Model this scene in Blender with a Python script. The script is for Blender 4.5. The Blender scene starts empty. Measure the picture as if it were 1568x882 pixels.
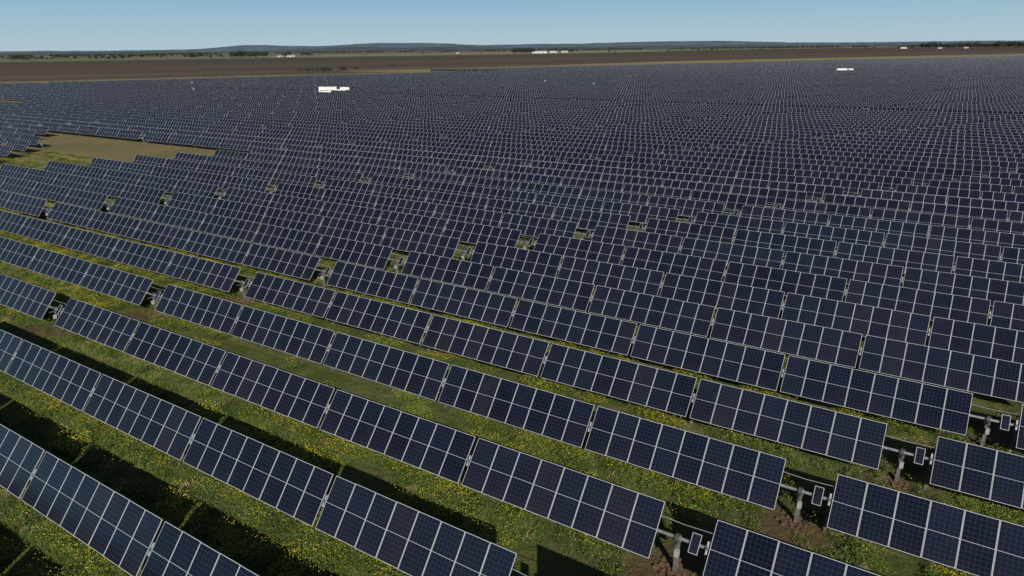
import bpy, bmesh, math, random
import numpy as np
from mathutils import Vector, Matrix, noise
random.seed(7); rng=np.random.default_rng(7)
sc=bpy.context.scene
R=math.radians
# ------------------------------------------------------------------ layout
AX=R(-32.7)                       # rotation of the tracker rows
S=Vector((math.cos(AX),math.sin(AX),0)); N=Vector((-math.sin(AX),math.cos(AX),0))
PITCH=4.95; N0=14.28; S0=-9.44; STG=3.03; PER=42.49; TAB=8.165; NMOD=8
L=1.98; TUBE=1.395; CAMZ=17.28
SUNEL=R(28.0); SUNAZ=R(169.0)
def W(s,n,z=0.0): return Vector((S.x*s+N.x*n, S.y*s+N.y*n, z))
def visible(x,y,m=40,f=0.80): return y>-5 and abs(x)<f*max(y,0)+m

# ------------------------------------------------------------------ node helper
class NT:
    def __init__(s,nt): s.nt=nt; s.n=nt.nodes; s.l=nt.links
    def node(s,t,**k):
        x=s.n.new(t)
        for a,b in k.items(): setattr(x,a,b)
        return x
    def put(s,sock,v):
        if isinstance(v,bpy.types.NodeSocket): s.l.new(v,sock)
        elif v is not None: sock.default_value=v
    def m(s,op,a,b=None,c=None,clamp=False):
        x=s.node('ShaderNodeMath',operation=op,use_clamp=clamp)
        s.put(x.inputs[0],a)
        if b is not None: s.put(x.inputs[1],b)
        if c is not None: s.put(x.inputs[2],c)
        return x.outputs[0]
    def ramp(s,v,a,b):
        x=s.node('ShaderNodeMapRange'); x.clamp=True; x.interpolation_type='SMOOTHSTEP'
        s.put(x.inputs[0],v); x.inputs[1].default_value=a; x.inputs[2].default_value=b
        return x.outputs[0]
    def mix(s,f,a,b):
        x=s.node('ShaderNodeMix',data_type='RGBA')
        s.put(x.inputs[0],f)
        s.put(x.inputs[6],a if isinstance(a,bpy.types.NodeSocket) else (*a,1))
        s.put(x.inputs[7],b if isinstance(b,bpy.types.NodeSocket) else (*b,1))
        return x.outputs[2]
    def noise(s,vec,scale,det=4,rough=.6):
        x=s.node('ShaderNodeTexNoise'); s.put(x.inputs['Vector'],vec)
        x.inputs['Scale'].default_value=scale; x.inputs['Detail'].default_value=det; x.inputs['Roughness'].default_value=rough
        return x.outputs[0]
    def comb(s,a,b,c=0.0):
        x=s.node('ShaderNodeCombineXYZ')
        s.put(x.inputs[0],a); s.put(x.inputs[1],b); s.put(x.inputs[2],c); return x.outputs[0]
def newmat(name):
    m=bpy.data.materials.new(name); m.use_nodes=True
    t=NT(m.node_tree); b=[x for x in t.n if x.type=='BSDF_PRINCIPLED'][0]
    return m,t,b
def simple(name,col,rough=.7,metal=0.,var=.25,scale=3.):
    m,t,b=newmat(name)
    tc=t.node('ShaderNodeTexCoord'); nz=t.noise(tc.outputs['Object'],scale)
    c2=tuple(min(1,c*(1+var)) for c in col); c1=tuple(c*(1-var) for c in col)
    t.put(b.inputs['Base Color'],t.mix(t.ramp(nz,.3,.7),c1,c2))
    b.inputs['Roughness'].default_value=rough; b.inputs['Metallic'].default_value=metal
    return m
def foliage(name,c1,c2,rough=.75):
    m,t,b=newmat(name)
    oi=t.node('ShaderNodeObjectInfo'); g=t.node('ShaderNodeNewGeometry')
    f=t.m('FRACT',t.m('ADD',oi.outputs['Random'],t.m('MULTIPLY',g.outputs['Random Per Island'],1.7)))
    pn=t.noise(g.outputs['Position'],.5,4)
    f=t.m('ADD',t.m('MULTIPLY',f,.5),t.m('MULTIPLY',t.ramp(pn,.35,.65),.5))
    t.put(b.inputs['Base Color'],t.mix(f,c1,c2)); b.inputs['Roughness'].default_value=rough
    b.inputs['Specular IOR Level'].default_value=.2
    return m

# ------------------------------------------------------------------ materials
def panel_material():
    m,t,b=newmat('solar_cell_glass')
    uv=t.node('ShaderNodeUVMap'); uv.uv_map='UVMap'
    sp=t.node('ShaderNodeSeparateXYZ'); t.put(sp.inputs[0],uv.outputs[0])
    u,v=sp.outputs[0],sp.outputs[1]
    fu=t.m('FRACT',u); idm=t.m('FLOOR',u)
    du=t.m('MULTIPLY',t.m('MINIMUM',fu,t.m('SUBTRACT',1.,fu)),.985)
    dv=t.m('MULTIPLY',t.m('MINIMUM',v,t.m('SUBTRACT',1.,v)),L)
    frame=t.m('LESS_THAN',t.m('MINIMUM',du,dv),.017)
    mid=t.m('MULTIPLY',t.m('LESS_THAN',t.m('MULTIPLY',t.m('ABSOLUTE',t.m('SUBTRACT',v,.5)),L),.009),.75)
    white=t.m('MAXIMUM',frame,mid)
    cu=t.m('FRACT',t.m('MULTIPLY',t.m('SUBTRACT',fu,.025),6/.95))
    cv=t.m('FRACT',t.m('MULTIPLY',v,12.))
    e=t.m('MINIMUM',t.m('MINIMUM',cu,t.m('SUBTRACT',1.,cu)),t.m('MINIMUM',cv,t.m('SUBTRACT',1.,cv)))
    line=t.m('LESS_THAN',e,.026)
    oi=t.node('ShaderNodeObjectInfo')
    wn=t.node('ShaderNodeTexWhiteNoise',noise_dimensions='2D')
    t.put(wn.inputs['Vector'],t.comb(idm,t.m('MULTIPLY',oi.outputs['Random'],97.)))
    r=wn.outputs[0]
    wt=t.node('ShaderNodeTexWhiteNoise',noise_dimensions='2D')
    t.put(wt.inputs['Vector'],t.comb(t.m('FLOOR',t.m('DIVIDE',idm,8.)),t.m('MULTIPLY',oi.outputs['Random'],53.)))
    rt=wt.outputs[0]
    geo=t.node('ShaderNodeNewGeometry')
    dust=t.noise(geo.outputs['Position'],.9,5)
    big=t.noise(geo.outputs['Position'],.02,2)
    low=t.ramp(v,.25,0.)
    c=t.mix(r,(.0035,.0052,.0135),(.0075,.0105,.024))
    c=t.mix(t.m('MULTIPLY',t.m('GREATER_THAN',r,.92),.6),c,(.014,.0125,.017))
    c=t.mix(t.m('MULTIPLY',rt,.24),c,(.016,.021,.034))
    c=t.mix(t.m('MULTIPLY',t.ramp(dust,.4,.8),.20),c,(.026,.028,.034))
    c=t.mix(t.m('MULTIPLY',low,.07),c,(.06,.05,.04))
    c=t.mix(t.m('MULTIPLY',t.ramp(big,.45,.7),.25),c,(.013,.023,.044))  # broad soft sky reflections painted into the glass colour as bluish blotches
    c=t.mix(t.m('MULTIPLY',line,.42),c,(.085,.10,.135))
    c=t.mix(white,c,(.47,.49,.51))
    t.put(b.inputs['Base Color'],c)
    t.put(b.inputs['Roughness'],t.m('ADD',t.m('MULTIPLY',white,.25),t.m('ADD',.12,t.m('ADD',t.m('MULTIPLY',rt,.08),t.m('MULTIPLY',r,.05)))))
    b.inputs['IOR'].default_value=1.45
    return m
M_PV=panel_material()
M_AL=simple('aluminium_frame',(.50,.51,.52),.4,.4,.08)
M_BACK=simple('panel_backsheet',(.20,.21,.23),.6,0,.1)
M_GALV=simple('galvanised_steel',(.27,.28,.29),.5,.5,.2,6)
M_POST=simple('weathered_steel_post',(.17,.155,.14),.65,.3,.3,5)
M_DRIVE=simple('drive_casting',(.10,.095,.09),.5,.4,.25,8)
M_RUST=simple('soil_clods',(.13,.075,.045),.95,0,.3,8)
M_BOX=simple('control_box_grey',(.36,.37,.37),.5,0,.08)
M_CABLE=simple('cable',(.25,.25,.25),.6,0,.1)

# ------------------------------------------------------------------ mesh builder
class MB:
    def __init__(s): s.v=[];s.f=[];s.mi=[];s.uv=[];s.mats=[]
    def mat(s,m):
        if m not in s.mats: s.mats.append(m)
        return s.mats.index(m)
    def quad(s,ps,m,uv=None):
        i=len(s.v); s.v+= [tuple(p) for p in ps]; s.f.append(tuple(range(i,i+len(ps)))); s.mi.append(s.mat(m))
        s.uv+= uv if uv else [(0.3,0.3)]*len(ps)
    def box(s,x0,x1,y0,y1,z0,z1,m,M=None,top=None,topuv=None,bottom=None):
        P=[Vector(p) for p in ((x0,y0,z0),(x1,y0,z0),(x1,y1,z0),(x0,y1,z0),(x0,y0,z1),(x1,y0,z1),(x1,y1,z1),(x0,y1,z1))]
        if M is not None: P=[M@p for p in P]
        s.quad([P[i] for i in (4,5,6,7)],top or m,topuv)
        s.quad([P[i] for i in (3,2,1,0)],bottom or m)
        for q in ((0,1,5,4),(1,2,6,5),(2,3,7,6),(3,0,4,7)): s.quad([P[i] for i in q],m)
    def cyl(s,a,b,r,m,n=10,r2=None,caps=True):
        a=Vector(a);b=Vector(b);d=(b-a).normalized(); r2=r if r2 is None else r2
        u=d.orthogonal().normalized(); w=d.cross(u)
        A=[a+(u*math.cos(k*2*math.pi/n)+w*math.sin(k*2*math.pi/n))*r for k in range(n)]
        B=[b+(u*math.cos(k*2*math.pi/n)+w*math.sin(k*2*math.pi/n))*r2 for k in range(n)]
        for k in range(n): s.quad([A[k],A[(k+1)%n],B[(k+1)%n],B[k]],m)
        if caps: s.quad(list(reversed(A)),m); s.quad(B,m)
    def mesh(s,name):
        me=bpy.data.meshes.new(name); me.from_pydata(s.v,[],s.f)
        for m in s.mats: me.materials.append(m)
        me.polygons.foreach_set('material_index',s.mi)
        l=me.uv_layers.new(name='UVMap'); l.data.foreach_set('uv',np.array(s.uv,dtype=np.float32).ravel())
        me.update(); return me
def obj(name,me,loc=(0,0,0),rz=0.,link=True,parent=None):
    o=bpy.data.objects.new(name,me); o.location=loc; o.rotation_euler=(0,0,rz)
    if link: sc.collection.objects.link(o)
    if parent: o.parent=parent
    return o

# ------------------------------------------------------------------ tracker
def add_table(mb,x1,tilt,idx0):
    M=Matrix.Translation((0,0,TUBE))@Matrix.Rotation(tilt,4,'X')
    ln=TAB-.17; p=ln/NMOD
    for i in range(NMOD):
        a=x1-ln+i*p; wob=random.uniform(-.004,.004); yo=random.uniform(-.006,.006)
        k=idx0+i
        mb.box(a+.006,a+p-.006,-L/2+yo,L/2+yo,.085+wob,.12+wob,M_AL,M,top=M_PV,topuv=[(k+.0001,0.0001),(k+.9999,0.0001),(k+.9999,.9999),(k+.0001,.9999)],bottom=M_BACK)
        if i: mb.box(a-.035,a+.035,-.42,.42,.045,.078,M_GALV,M)
    xp=x1-ln-.085
    mb.box(xp-.05,xp+.05,-.075,-.065,-.1,TUBE-.10,M_POST); mb.box(xp-.05,xp+.05,.065,.075,-.1,TUBE-.10,M_POST)
    mb.box(xp-.006,xp+.006,-.064,.064,-.1,TUBE-.10,M_POST)
    mb.box(xp-.04,xp+.04,-.14,.14,TUBE-.12,TUBE+.10,M_GALV)
    mb.box(xp-.03,xp+.03,-.22,.22,.045,.11,M_AL,M)
    mb.cyl((xp+.07,0,.65),M@Vector((xp+.07,-.38,.02)),.022,M_GALV,6)
def tracker_mesh(name,tilt,ntab=5,drive=True):
    mb=MB()
    M=Matrix.Translation((0,0,TUBE))@Matrix.Rotation(tilt,4,'X')
    for i in range(ntab): add_table(mb,-i*TAB,tilt+R(random.uniform(-.6,.6)),i*NMOD)
    x1=PER-5*TAB if drive else .2
    mb.cyl((-ntab*TAB,0,TUBE),(x1,0,TUBE),.060,M_GALV,8)
    if drive:
        x=.72
        mb.box(x-.07,x+.07,-.085,-.075,-.1,TUBE-.2,M_POST); mb.box(x-.07,x+.07,.075,.085,-.1,TUBE-.2,M_POST)
        mb.box(x-.007,x+.007,-.074,.074,-.1,TUBE-.2,M_POST)
        mb.box(x-.10,x+.10,-.13,.13,TUBE-.2,TUBE-.15,M_GALV)
        mb.cyl((x-.07,0,TUBE),(x+.07,0,TUBE),.145,M_DRIVE,16)
        mb.cyl((x-.10,0,TUBE),(x-.07,0,TUBE),.10,M_GALV,12); mb.cyl((x+.07,0,TUBE),(x+.10,0,TUBE),.10,M_GALV,12)
        mb.cyl((x,-.10,TUBE-.14),(x,-.42,TUBE-.14),.045,M_DRIVE,10)
        mb.box(x-.02,x+.13,-.26,-.10,.78,1.02,M_BOX)
        for q in range(26):
            a=q*2.4; rr=.12+.022*q; s_=random.uniform(.04,.10)
            mb.box(x+rr*math.cos(a)-s_,x+rr*math.cos(a)+s_,rr*math.sin(a)-s_,rr*math.sin(a)+s_,-.03,s_*.6,M_RUST,Matrix.Rotation(.05*(q%5-2),4,'X'))
        mb.box(1.18,1.50,-.34,.34,.10,.13,M_AL,M,top=M_PV,topuv=[(.3,.03),(.68,.03),(.68,.36),(.3,.36)],bottom=M_BACK)
        mb.box(1.18,1.20,-.34,.34,.132,.136,M_AL,M);mb.box(1.48,1.50,-.34,.34,.132,.136,M_AL,M)
        mb.box(1.201,1.479,-.34,-.32,.132,.136,M_AL,M);mb.box(1.201,1.479,.32,.34,.132,.136,M_AL,M)
        mb.box(1.29,1.38,-.1,.1,.03,.098,M_GALV,M)
        a=M@Vector((-.3,.52,.03)); b_=M@Vector((1.95,.52,.03)); c=(a+b_)/2-Vector((0,0,.05))
        mb.cyl(a,c,.014,M_CABLE,5); mb.cyl(c,b_,.014,M_CABLE,5)
    return mb.mesh(name)
TILTS=[50,48.8,51.4,50.6,47.9]
TM=[tracker_mesh('solar_tracker_%d'%i,R(t)) for i,t in enumerate(TILTS)]
TT=[tracker_mesh('solar_table_%d'%i,R(t),1,False) for i,t in enumerate(TILTS[:2])]

def scatter(name,objs,P,rots,scl,idx):
    coll=bpy.data.collections.new(name+'_parts')
    for o in objs: coll.objects.link(o)
    me=bpy.data.meshes.new(name); me.from_pydata([tuple(p) for p in P],[],[])
    a=me.attributes.new('rot','FLOAT_VECTOR','POINT'); a.data.foreach_set('vector',np.array(rots,dtype=np.float32).ravel())
    a=me.attributes.new('scl','FLOAT','POINT'); a.data.foreach_set('value',np.array(scl,dtype=np.float32))
    a=me.attributes.new('idx','INT','POINT'); a.data.foreach_set('value',np.array(idx,dtype=np.int32))
    o=obj(name,me)
    ng=bpy.data.node_groups.new(name+'_gn','GeometryNodeTree')
    ng.interface.new_socket('Geometry',in_out='INPUT',socket_type='NodeSocketGeometry')
    ng.interface.new_socket('Geometry',in_out='OUTPUT',socket_type='NodeSocketGeometry')
    n=ng.nodes; l=ng.links
    gi=n.new('NodeGroupInput'); go=n.new('NodeGroupOutput')
    ci=n.new('GeometryNodeCollectionInfo'); ci.inputs['Collection'].default_value=coll
    ci.inputs['Separate Children'].default_value=True; ci.inputs['Reset Children'].default_value=True
    ip=n.new('GeometryNodeInstanceOnPoints'); ip.inputs['Pick Instance'].default_value=True
    def na(nm,t):
        x=n.new('GeometryNodeInputNamedAttribute'); x.data_type=t; x.inputs[0].default_value=nm; return x.outputs[0]
    er=n.new('FunctionNodeEulerToRotation')
    l.new(na('rot','FLOAT_VECTOR'),er.inputs[0]); l.new(er.outputs[0],ip.inputs['Rotation'])
    l.new(na('scl','FLOAT'),ip.inputs['Scale']); l.new(na('idx','INT'),ip.inputs['Instance Index'])
    l.new(gi.outputs[0],ip.inputs['Points']); l.new(ci.outputs[0],ip.inputs['Instance']); l.new(ip.outputs[0],go.inputs[0])
    md=o.modifiers.new('instances','NODES'); md.node_group=ng
    return o

STATIONS=[Vector((-74,300,0)),Vector((220,470,0))]
near=0; FP=[];FI=[];TP=[];TI=[];GAPS=[]
for k in range(-3,310):
    if k==37: continue
    n=N0+PITCH*k
    jmin=-12 if k<90 else -14
    for j in range(jmin,40):
        c1=S0+PER*j; s1=c1+STG*k
        a=W(s1-PER,n); b=W(s1,n)
        if not (visible(a.x,a.y) or visible(b.x,b.y)): continue
        def okc(cc,p):
            if 7<=k<=12:
                lim=-147-(k-6.7)*11.0
                if lim<cc<-136.8: return False
            if 20<=k<=22 and -392<cc<-328-(k-20)*9: return False
            for q in STATIONS:
                if (p-q).length<11: return False
            return True
        cs=[c1-TAB*(i+.5) for i in range(5)]; ps=[W(s1-TAB*(i+.5),n) for i in range(5)]
        oks=[okc(c_,p_) for c_,p_ in zip(cs,ps)]
        if all(oks):
            if k<=6:
                obj('solar_tracker',TM[random.randrange(5)],b,AX); near+=1
            else: FP.append(b); FI.append(random.randrange(5))
            if 25<k<60: GAPS.append(W(s1+.7,n))
        else:
            for i in range(5):
                if oks[i]: TP.append(W(s1-TAB*i,n)); TI.append(random.randrange(2))
src=[obj('tracker_%s'%c,m,link=False) for c,m in zip('abcde',TM)]
scatter('distant_solar_tracker_array',src,FP,[(0,0,AX+random.uniform(-.0015,.0015)) for _ in FP],[1]*len(FP),FI)
src=[obj('table_%s'%c,m,link=False) for c,m in zip('ab',TT)]
scatter('solar_table_array',src,TP,[(0,0,AX)]*len(TP),[1]*len(TP),TI)

# ------------------------------------------------------------------ ground
def ground_material():
    m,t,b=newmat('farm_ground')
    g=t.node('ShaderNodeNewGeometry'); P=g.outputs['Position']
    sp=t.node('ShaderNodeSeparateXYZ'); t.put(sp.inputs[0],P); x,y=sp.outputs[0],sp.outputs[1]
    s=t.m('ADD',t.m('MULTIPLY',x,S.x),t.m('MULTIPLY',y,S.y))
    n=t.m('ADD',t.m('MULTIPLY',x,N.x),t.m('MULTIPLY',y,N.y))
    c=t.m('SUBTRACT',s,t.m('MULTIPLY',t.m('SUBTRACT',n,14.28),STG/PITCH))
    n1=t.noise(P,.35,6); n2=t.noise(P,2.2,5,.7); n3=t.noise(P,.07,4); n4=t.noise(P,11.,4,.7); n5=t.noise(P,.9,5,.65)
    st=t.noise(t.comb(t.m('MULTIPLY',s,.06),t.m('MULTIPLY',n,1.1)),1.,4)
    gr=t.mix(n2,(.042,.066,.014),(.115,.145,.036))
    gr=t.mix(t.m('MULTIPLY',t.ramp(n1,.44,.66),.7),gr,(.165,.165,.055))
    gr=t.mix(t.m('MULTIPLY',t.ramp(st,.52,.64),.6),gr,(.20,.17,.08))
    gr=t.mix(t.m('MULTIPLY',t.ramp(n5,.56,.64),.7),gr,(.095,.065,.040))
    gr=t.mix(t.m('MULTIPLY',t.ramp(n3,.55,.64),.45),gr,(.14,.105,.06))
    gr=t.mix(t.m('MULTIPLY',t.ramp(n4,.5,.72),.55),gr,(.026,.034,.013))
    fp=t.m('MULTIPLY',t.m('ABSOLUTE',t.m('SUBTRACT',t.m('FRACT',t.m('DIVIDE',t.m('SUBTRACT',c,S0+.72-PER*.5),PER)),.5)),PER)
    soil=t.m('MULTIPLY',t.ramp(t.m('ADD',fp,t.m('MULTIPLY',n5,3.)),3.9,2.0),.8)
    gr=t.mix(soil,gr,(.12,.072,.045))
    dry=t.mix(n2,(.18,.145,.07),(.28,.225,.115)); dry=t.mix(t.m('MULTIPLY',t.ramp(n3,.42,.62),.6),dry,(.16,.155,.065))
    dry=t.mix(t.m('MULTIPLY',t.ramp(n5,.5,.65),.4),dry,(.12,.115,.05))
    dry=t.mix(t.m('MULTIPLY',t.ramp(n4,.5,.8),.4),dry,(.12,.095,.05))
    farm=t.mix(t.ramp(c,-75,-125),gr,dry)
    T=t.m('SUBTRACT',-566.,t.m('MULTIPLY',t.m('GREATER_THAN',n,458.),86.))
    nb=t.noise(P,.01,4); nf=t.noise(t.comb(t.m('MULTIPLY',c,.10),t.m('MULTIPLY',s,.003)),1.,6,.7)
    nl=t.noise(t.comb(t.m('MULTIPLY',c,.012),t.m('MULTIPLY',s,.0012)),1.,5,.7)
    br=t.mix(t.ramp(nf,.3,.7),(.085,.060,.044),(.175,.125,.088)); br=t.mix(t.ramp(nb,.4,.7),br,(.11,.086,.061))
    br=t.mix(t.m('MULTIPLY',t.ramp(nl,.42,.60),.6),br,(.066,.047,.037))
    br=t.mix(t.m('MULTIPLY',t.ramp(c,-900,-1800),.6),br,(.074,.053,.042))
    strip=t.mix(n1,(.30,.235,.11),(.20,.18,.08))
    edge=t.m('ADD',t.m('SUBTRACT',T,t.m('ADD',95.,t.m('MULTIPLY',t.ramp(n,440.,1000.),130.))),t.m('MULTIPLY',t.m('SUBTRACT',nb,.5),50.))
    col=t.mix(t.m('LESS_THAN',c,T),farm,strip)
    col=t.mix(t.m('LESS_THAN',c,edge),col,br)
    far=t.m('SUBTRACT',-1950.,t.m('MULTIPLY',t.ramp(n,1500,5000),1700.))
    vo=t.node('ShaderNodeTexVoronoi'); vo.inputs['Scale'].default_value=1.; t.put(vo.inputs['Vector'],t.comb(t.m('MULTIPLY',s,1/1100),t.m('MULTIPLY',c,1/700)))
    sr=t.node('ShaderNodeSeparateColor'); t.put(sr.inputs[0],vo.outputs['Color'])
    pw=t.mix(sr.outputs[0],(.10,.12,.065),(.27,.225,.15)); pw=t.mix(t.m('GREATER_THAN',sr.outputs[1],.75),pw,(.13,.10,.08))
    pw=t.mix(t.m('MULTIPLY',t.ramp(nb,.45,.65),.3),pw,(.09,.10,.06))
    col=t.mix(t.m('LESS_THAN',c,far),col,pw)
    col=t.mix(t.m('MULTIPLY',t.m('LESS_THAN',c,far),t.m('GREATER_THAN',c,t.m('SUBTRACT',far,380.))),col,(.060,.078,.034))
    t.put(b.inputs['Base Color'],col); b.inputs['Roughness'].default_value=.95; b.inputs['Specular IOR Level'].default_value=.1
    bp=t.node('ShaderNodeBump'); bp.inputs['Strength'].default_value=.9; bp.inputs['Distance'].default_value=.18
    t.put(bp.inputs['Height'],t.m('ADD',n2,t.m('MULTIPLY',n4,.5))); t.put(b.inputs['Normal'],bp.outputs[0])
    return m
gm=bpy.data.meshes.new('ground'); q=40000
gm.from_pydata([(-q,-2000,0),(q,-2000,0),(q,q,0),(-q,q,0)],[],[(0,1,2,3)]); gm.materials.append(ground_material()); obj('ground',gm)

# ------------------------------------------------------------------ weeds and grass
F_G1=foliage('grass_blades',(.060,.105,.018),(.19,.225,.058))
F_G2=foliage('weed_leaves',(.040,.080,.014),(.145,.20,.04))
F_DRY=foliage('dry_stems',(.22,.16,.08),(.42,.33,.18))
F_Y=foliage('yellow_petals',(.50,.40,.025),(.68,.56,.05))
def clump(name,nb,h,rad,mat,wid,leaf=False,fl=0,dry=0):
    mb=MB()
    for i in range(nb):
        a=random.uniform(0,6.283); r=rad*math.sqrt(random.random()); hh=h*random.uniform(.5,1)*(1-.4*r/rad)
        bx,by=r*math.cos(a),r*math.sin(a); ang=random.uniform(0,6.283)
        mm=F_DRY if i<dry else mat
        if leaf:
            z=random.uniform(.1,1)*hh; sz=wid*random.uniform(.6,1.3)
            d=Vector((math.cos(ang),math.sin(ang),random.uniform(-.4,.7))).normalized(); w=d.cross(Vector((0,0,1))).normalized()
            c=Vector((bx,by,z))
            mb.quad([c-w*sz*.1,c+d*sz*.5-w*sz*.35,c+d*sz,c+d*sz*.5+w*sz*.35],mm)
        else:
            dx,dy=math.cos(ang)*wid,math.sin(ang)*wid; lx,ly=random.uniform(-.5,.5)*hh,random.uniform(-.5,.5)*hh
            mb.quad([(bx-dx,by-dy,-.02),(bx+dx,by+dy,-.02),(bx+lx*.4+dx*.8,by+ly*.4+dy*.8,hh*.6),(bx+lx,by+ly,hh)],mm)
    for i in range(fl):
        a=random.uniform(0,6.283); r=rad*1.3*math.sqrt(random.random()); z=h*random.uniform(.75,1.2)
        c=Vector((r*math.cos(a),r*math.sin(a),z)); s_=random.uniform(.011,.021)
        t1=Vector((random.uniform(-1,1),random.uniform(-1,1),random.uniform(-.4,.4))).normalized(); t2=t1.cross(Vector((random.uniform(-.6,.6),random.uniform(-.9,.1),1))).normalized()
        mb.quad([c-t1*s_,c-t2*s_,c+t1*s_,c+t2*s_],F_Y)
    return obj(name,mb.mesh(name),link=False)
srcs=[clump('a_grass',44,.20,.36,F_G1,.012),clump('b_grass',40,.14,.38,F_G1,.012,dry=12),
      clump('c_weed',95,.36,.30,F_G2,.085,True),clump('d_weed',80,.52,.28,F_G2,.075,True,fl=8,dry=8),
      clump('e_flower',85,.48,.34,F_G2,.065,True,fl=32),clump('f_flower',65,.36,.32,F_G2,.055,True,fl=20),
      clump('g_dry',34,.36,.30,F_DRY,.008)]
P=[];ro=[];sl=[];ix=[]
for n_i in np.arange(5.,62.,.30):
    dens=15 if n_i<38 else 6
    smin,smax=-150,75
    m_=int((smax-smin)*.30*dens)
    for s_ in rng.uniform(smin,smax,m_):
        nn=n_i+rng.uniform(0,.3); p=W(s_,nn)
        if not visible(p.x,p.y,6,.80) or p.y<8 : continue
        fr=((nn-N0)/PITCH)%1.
        cc=s_-(nn-14.28)*STG/PITCH
        fp=abs(((cc-S0-.72)/PER+.5)%1.-.5)*PER
        v=noise.noise(Vector((s_*.07,nn*.30,0))); v2=noise.noise(Vector((s_*.45,nn*.6,5.))); v3=noise.noise(Vector((s_*.05,nn*.2,9.)))
        if fp<1.9+v2*2 and rng.random()<.8: continue
        band=1.1*math.exp(-((fr-.90)/.13)**2)+math.exp(-((fr+.07)/.13)**2)+.8*math.exp(-((fr-.55)/.08)**2)
        w=band+1.2*v+.9*v2
        if v2+.9*v3<-.30: continue
        r_=rng.random()
        if w>.75: i_=4 if r_<.42 else 5 if r_<.68 else 3 if r_<.85 else 2
        elif w>.25: i_=2 if r_<.25 else 3 if r_<.40 else 5 if r_<.62 else 0
        else:
            i_=0 if r_<.48 else 1 if r_<.84 else 5 if r_<.89 else 6 if r_<.94 else 2
        P.append(p); ro.append((0,0,rng.uniform(0,6.28))); sl.append(rng.uniform(.5,1.2)*(1+.35*v2)); ix.append(i_)
scatter('wildflower_and_grass_cover',srcs,P,ro,sl,ix)
print('weeds',len(P))

# ------------------------------------------------------------------ trees
M_BARK=simple('bark',(.11,.085,.065),.9,0,.3,4)
F_T=foliage('eucalypt_leaves',(.022,.035,.022),(.058,.072,.046))
def tree(name,h,rad,n,mat=F_T):
    mb=MB()
    mb.cyl((0,0,-.2),(0,.1,h*.45),h*.03,M_BARK,7,h*.018)
    cl=[]
    for i in range(7):
        a=i*.9+random.random(); r=rad*random.uniform(.25,.75); c=Vector((r*math.cos(a),r*math.sin(a),h*random.uniform(.5,.88))); cl.append(c)
        mb.cyl((0,.1,h*random.uniform(.3,.45)),c,h*.013,M_BARK,5,h*.004,False)
    for i in range(n):
        c=random.choice(cl); d=Vector((random.gauss(0,1),random.gauss(0,1),random.gauss(0,.7)))*rad*.26
        p=c+d; s_=rad*random.uniform(.07,.15)
        u=Vector((random.gauss(0,1),random.gauss(0,1),random.gauss(0,1))).normalized(); w=u.orthogonal().normalized()
        mb.quad([p-u*s_,p-w*s_*.7,p+u*s_,p+w*s_*.7],mat)
    return obj(name,mb.mesh(name),link=False)
trs=[tree('a_tree',11,5,420),tree('b_tree',8,4,360),tree('c_tree',13,5.5,460),tree('d_bush',3.2,2.6,260)]
P=[];ro=[];sl=[];ix=[]
def addt(dx,Y,idx=None,s=1.):
    P.append(Vector((dx/1108*Y,Y,0))); ro.append((0,0,random.uniform(0,6.28))); sl.append(s*random.uniform(.7,1.2)); ix.append(random.randrange(3) if idx is None else idx)
for _ in range(90): addt(random.uniform(-428,-372),random.uniform(2350,2500),s=1.45)
for _ in range(24): addt(random.uniform(-320,-300) if random.random()<.3 else random.uniform(-350,-335),random.uniform(2500,2700),s=1.)
for _ in range(420):
    dx=random.uniform(-1000,-430); Y=random.uniform(1900,3600)
    if noise.noise(Vector((dx*.03,Y*.003,1)))<-.05: continue
    addt(dx,Y,s=1.15)
for _ in range(60): addt(random.uniform(5,38),random.uniform(2900,3100),s=1.5)
for _ in range(30): addt(random.uniform(60,98),random.uniform(3150,3300),s=1.4)
for _ in range(200): addt(random.uniform(632,820),random.uniform(3050,3300),s=1.8)
for _ in range(14): addt(random.uniform(590,620),random.uniform(3400,3500),s=1.1)
for _ in range(60): addt(random.uniform(-300,620),random.uniform(2600,3600),s=.7)
for _ in range(3200):
    dx=random.uniform(-1000,1000)
    if noise.noise(Vector((dx*.02,0,3)))<-.12: continue
    addt(dx,random.uniform(4300,7500),s=1.05)
for (dx,yy) in ((-287,112.5),(-291,112.5),(-284,112.8),(-320,113.4),(-300,112.8),(-262,112),(-236,110.5),(-182,107)):
    Y=CAMZ*1108/(yy-75-7.0)
    for q in range(2):
        P.append(Vector((dx/1108*Y+random.uniform(-4,4),Y+random.uniform(-4,4),0))); ro.append((0,0,random.random()*6)); sl.append(random.uniform(.7,1.2)); ix.append(3)
scatter('distant_tree_belt',trs,P,ro,sl,ix)

# ------------------------------------------------------------------ hills
def ridge(name,Y,prof,col,seed,depth=1500,z0=-1.):
    xs=np.linspace(-1.25*Y,1.25*Y,900); v=[];f=[]
    for x in xs:
        dx=x/Y*1108; h=prof(dx)+noise.noise(Vector((dx*.012,seed,0)))*.9+noise.noise(Vector((dx*.05,seed,2)))*.45+noise.noise(Vector((dx*.3,seed,2)))*.25
        h=max(h,.15)*Y/1108
        v+=[(x,Y-depth*.5,z0),(x,Y-depth*.15,h*.7),(x,Y,h),(x,Y+depth,z0)]
    for i in range(len(xs)-1):
        for k in range(3):
            a=i*4+k; f.append((a,a+4,a+5,a+1))
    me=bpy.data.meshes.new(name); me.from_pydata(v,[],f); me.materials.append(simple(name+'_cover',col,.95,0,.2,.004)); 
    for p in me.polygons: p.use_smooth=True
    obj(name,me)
def G(x,c,w,h): return h*math.exp(-((x-c)/w)**2)
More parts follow.
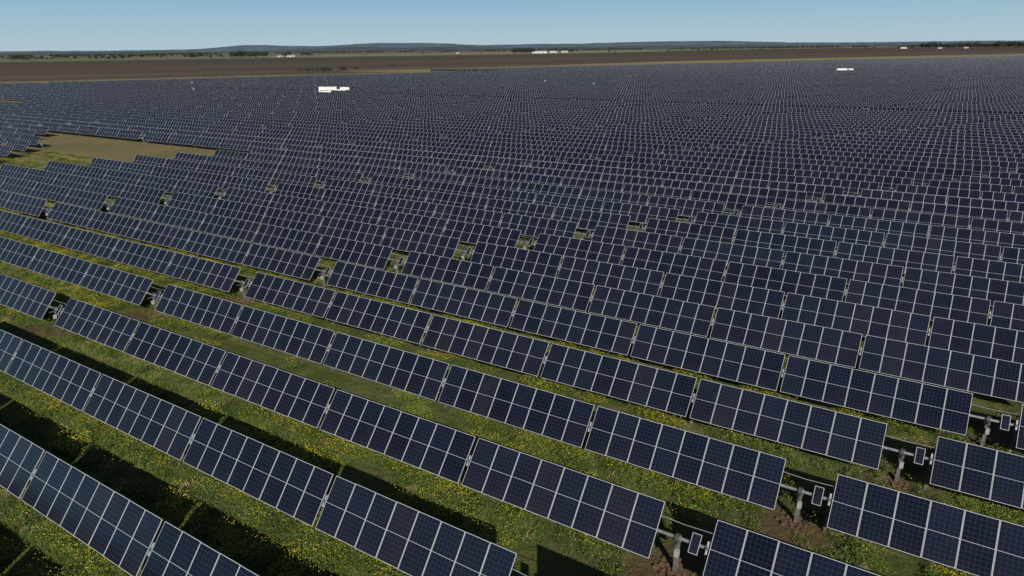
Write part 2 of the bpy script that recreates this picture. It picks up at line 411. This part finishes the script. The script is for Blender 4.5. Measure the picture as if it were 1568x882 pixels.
ridge('distant_hills',15000,lambda d:5.6+G(d,-205,75,6.0)+G(d,-110,50,4.0)+G(d,-400,60,4.4)+G(d,120,160,2.6)+G(d,300,120,3.4)+G(d,-330,60,2),(.080,.110,.145),1.3)  # aerial haze is painted in: the hills' base colour is shifted to blue-grey
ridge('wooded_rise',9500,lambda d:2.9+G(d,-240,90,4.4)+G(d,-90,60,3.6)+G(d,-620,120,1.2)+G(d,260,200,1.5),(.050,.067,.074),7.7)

# ------------------------------------------------------------------ buildings
M_WH=simple('white_cladding',(.70,.70,.68),.5,0,.05); M_ROOF=simple('zinc_roof',(.42,.43,.44),.5,.2,.1); M_DK=simple('dark_opening',(.04,.04,.045),.5,0,.1)
M_GR=simple('grey_enclosure',(.30,.32,.31),.5,0,.1); M_CON=simple('concrete_pad',(.4,.39,.36),.9,0,.15)
M_FARM=simple('weatherboard',(.50,.49,.46),.6,0,.1)
def station(loc,rz,sc_=.84):
    root=bpy.data.objects.new('inverter_station',None); sc.collection.objects.link(root); root.location=loc; root.rotation_euler=(0,0,rz); root.scale=(sc_,)*3
    mb=MB(); mb.box(-8.2,8.2,-2.2,2.2,-.2,.25,M_CON); obj('pad',mb.mesh('pad'),parent=root)
    for nm,x0,x1,zt in (('container',-7.6,1.2,3.45),('switchgear_container',2.9,7.4,3.15)):
        mb=MB(); mb.box(x0,x1,-1.25,1.25,.65,zt,M_WH); mb.box(x0-.06,x1+.06,-1.31,1.31,zt+.002,zt+.15,M_WH)
        x=x0+.5
        while x<x1-.9:
            mb.box(x,x+.75,-1.28,-1.252,.8,2.9,M_WH); mb.box(x+.12,x+.63,-1.30,-1.282,1.5,2.2,M_DK); mb.box(x+.85,x+.88,-1.29,-1.252,.7,zt-.05,M_GR); x+=1.1
        for xx in (x0+.2,x1-.5): mb.box(xx,xx+.3,-1.1,1.1,.25,.648,M_GR)
        mb.box(x0+1,x0+2,-.5,.5,zt+.152,zt+.45,M_GR)
        obj(nm,mb.mesh(nm),parent=root)
    mb=MB(); mb.box(1.35,2.8,-.8,.8,.3,2.3,M_WH)
    for i in range(6): mb.box(1.4+i*.22,1.46+i*.22,-1.15,-.802,.5,2.0,M_GR)
    for i in range(3): mb.cyl((1.6+i*.4,0,2.3),(1.6+i*.4,0,2.7),.07,M_DRIVE,8)
    obj('transformer',mb.mesh('transformer'),parent=root)
station(STATIONS[0],R(4)); station(STATIONS[1],R(14))
def cabinet():
    mb=MB(); mb.cyl((-.2,0,-.1),(-.2,0,2.6),.03,M_GALV,6); mb.cyl((.2,0,-.1),(.2,0,2.6),.03,M_GALV,6)
    mb.box(-.32,.32,-.16,.12,1.8,2.5,M_BOX); mb.box(-.38,.38,-.25,.2,2.61,2.65,M_WH,Matrix.Rotation(.03,4,'X')); mb.box(-.29,-.02,-.175,-.162,1.85,2.42,M_GR); mb.box(.02,.29,-.175,-.162,1.85,2.42,M_GR)
    return mb.mesh('combiner_cabinet')
cm=cabinet()
for p_ in random.sample([g_ for g_ in GAPS if visible(g_.x,g_.y,0,.65)],4): obj('combiner_cabinet',cm,(p_.x,p_.y,0),AX)
def shed(loc,rz,w,d,h,name='farm_shed',wall=M_FARM):
    root=bpy.data.objects.new(name,None); sc.collection.objects.link(root); root.location=loc; root.rotation_euler=(0,0,rz)
    mb=MB(); mb.box(-w/2,w/2,-d/2,d/2,0,h,wall)
    pk=h+d*.22
    for sx in (-w/2,w/2): mb.quad([(sx,-d/2,h),(sx,d/2,h),(sx,0,pk)],wall)
    obj('walls',mb.mesh('walls'),parent=root)
    mb=MB(); e=.6
    for sg in (-1,1): mb.quad([(-w/2-e,sg*(d/2+e),h-.13),(w/2+e,sg*(d/2+e),h-.13),(w/2+e,0,pk+.1),(-w/2-e,0,pk+.1)],M_ROOF)
    obj('roof',mb.mesh('roof'),parent=root)
    mb=MB(); nd=max(2,int(w/9))
    for i in range(nd):
        x=-w/2+(i+.5)*w/nd; mb.box(x-1.8,x+1.8,-d/2-.06,-d/2-.003,.05 if i%2 else 1.2,h*.75,M_DK)
    obj('doors',mb.mesh('doors'),parent=root)
def at(dx,Y): return (dx/1108*Y,Y,0)
shed(at(48,2850),.1,48,16,5.5,wall=M_WH); shed(at(68,3100),-.1,34,14,5,wall=M_WH); shed(at(84,3120),.15,30,14,5); shed(at(38,2880),.0,18,12,4,'farm_house',wall=M_WH)
shed(at(-335,2400),.05,26,10,3.5); shed(at(-352,2330),-.1,16,9,3.5,'farm_house'); shed(at(604,3300),.1,30,12,5,wall=M_WH); shed(at(700,3020),.1,20,9,3.5,'farm_house')
shed(at(660,3000),.1,20,9,3.5); shed(at(-80,3300),.2,16,9,3.5)

# ------------------------------------------------------------------ light, sky, camera
WS=.05
w=bpy.data.worlds.new('World'); sc.world=w; w.use_nodes=True
t=NT(w.node_tree); bg=[x for x in t.n if x.type=='BACKGROUND'][0]
sky=t.node('ShaderNodeTexSky',sky_type='NISHITA'); sky.sun_disc=False; sky.sun_elevation=SUNEL; sky.sun_rotation=SUNAZ
sky.air_density=1.0; sky.dust_density=.5; sky.ozone_density=2.0; sky.altitude=300
tc=t.node('ShaderNodeTexCoord'); sz=t.node('ShaderNodeSeparateXYZ'); t.put(sz.inputs[0],tc.outputs['Generated']); z=sz.outputs[2]
lo_=tuple(c/WS for c in (.43,.56,.62)); hi_=tuple(c/WS for c in (.19,.42,.61))
hz=t.mix(t.ramp(z,-.01,.105),lo_,hi_)
t.put(bg.inputs[0],t.mix(t.ramp(z,.10,.30),hz,sky.outputs[0])); bg.inputs[1].default_value=WS
ld=bpy.data.lights.new('sun','SUN'); ld.energy=4.6; ld.angle=R(.5); ld.color=(1,.95,.87)
lo=bpy.data.objects.new('sun',ld); sc.collection.objects.link(lo)
d=-Vector((math.sin(SUNAZ)*math.cos(SUNEL),math.cos(SUNAZ)*math.cos(SUNEL),math.sin(SUNEL)))
lo.rotation_euler=d.to_track_quat('-Z','Y').to_euler()
cd=bpy.data.cameras.new('camera'); cd.lens=24.0; cd.sensor_width=36; cd.clip_start=.5; cd.clip_end=80000
co=bpy.data.objects.new('camera',cd); sc.collection.objects.link(co); sc.camera=co
p=R(19.3); ro_=.011
fw=Vector((0,math.cos(p),-math.sin(p))); U0=Vector((0,math.sin(p),math.cos(p))); X=Vector((1,0,0))
Rt=X*math.cos(ro_)-U0*math.sin(ro_); Up=U0*math.cos(ro_)+X*math.sin(ro_)
M=Matrix((( Rt.x,Up.x,-fw.x,0),(Rt.y,Up.y,-fw.y,0),(Rt.z,Up.z,-fw.z,CAMZ),(0,0,0,1)))
co.matrix_world=M
sc.view_settings.view_transform='Standard'; sc.view_settings.look='None'; sc.view_settings.exposure=0
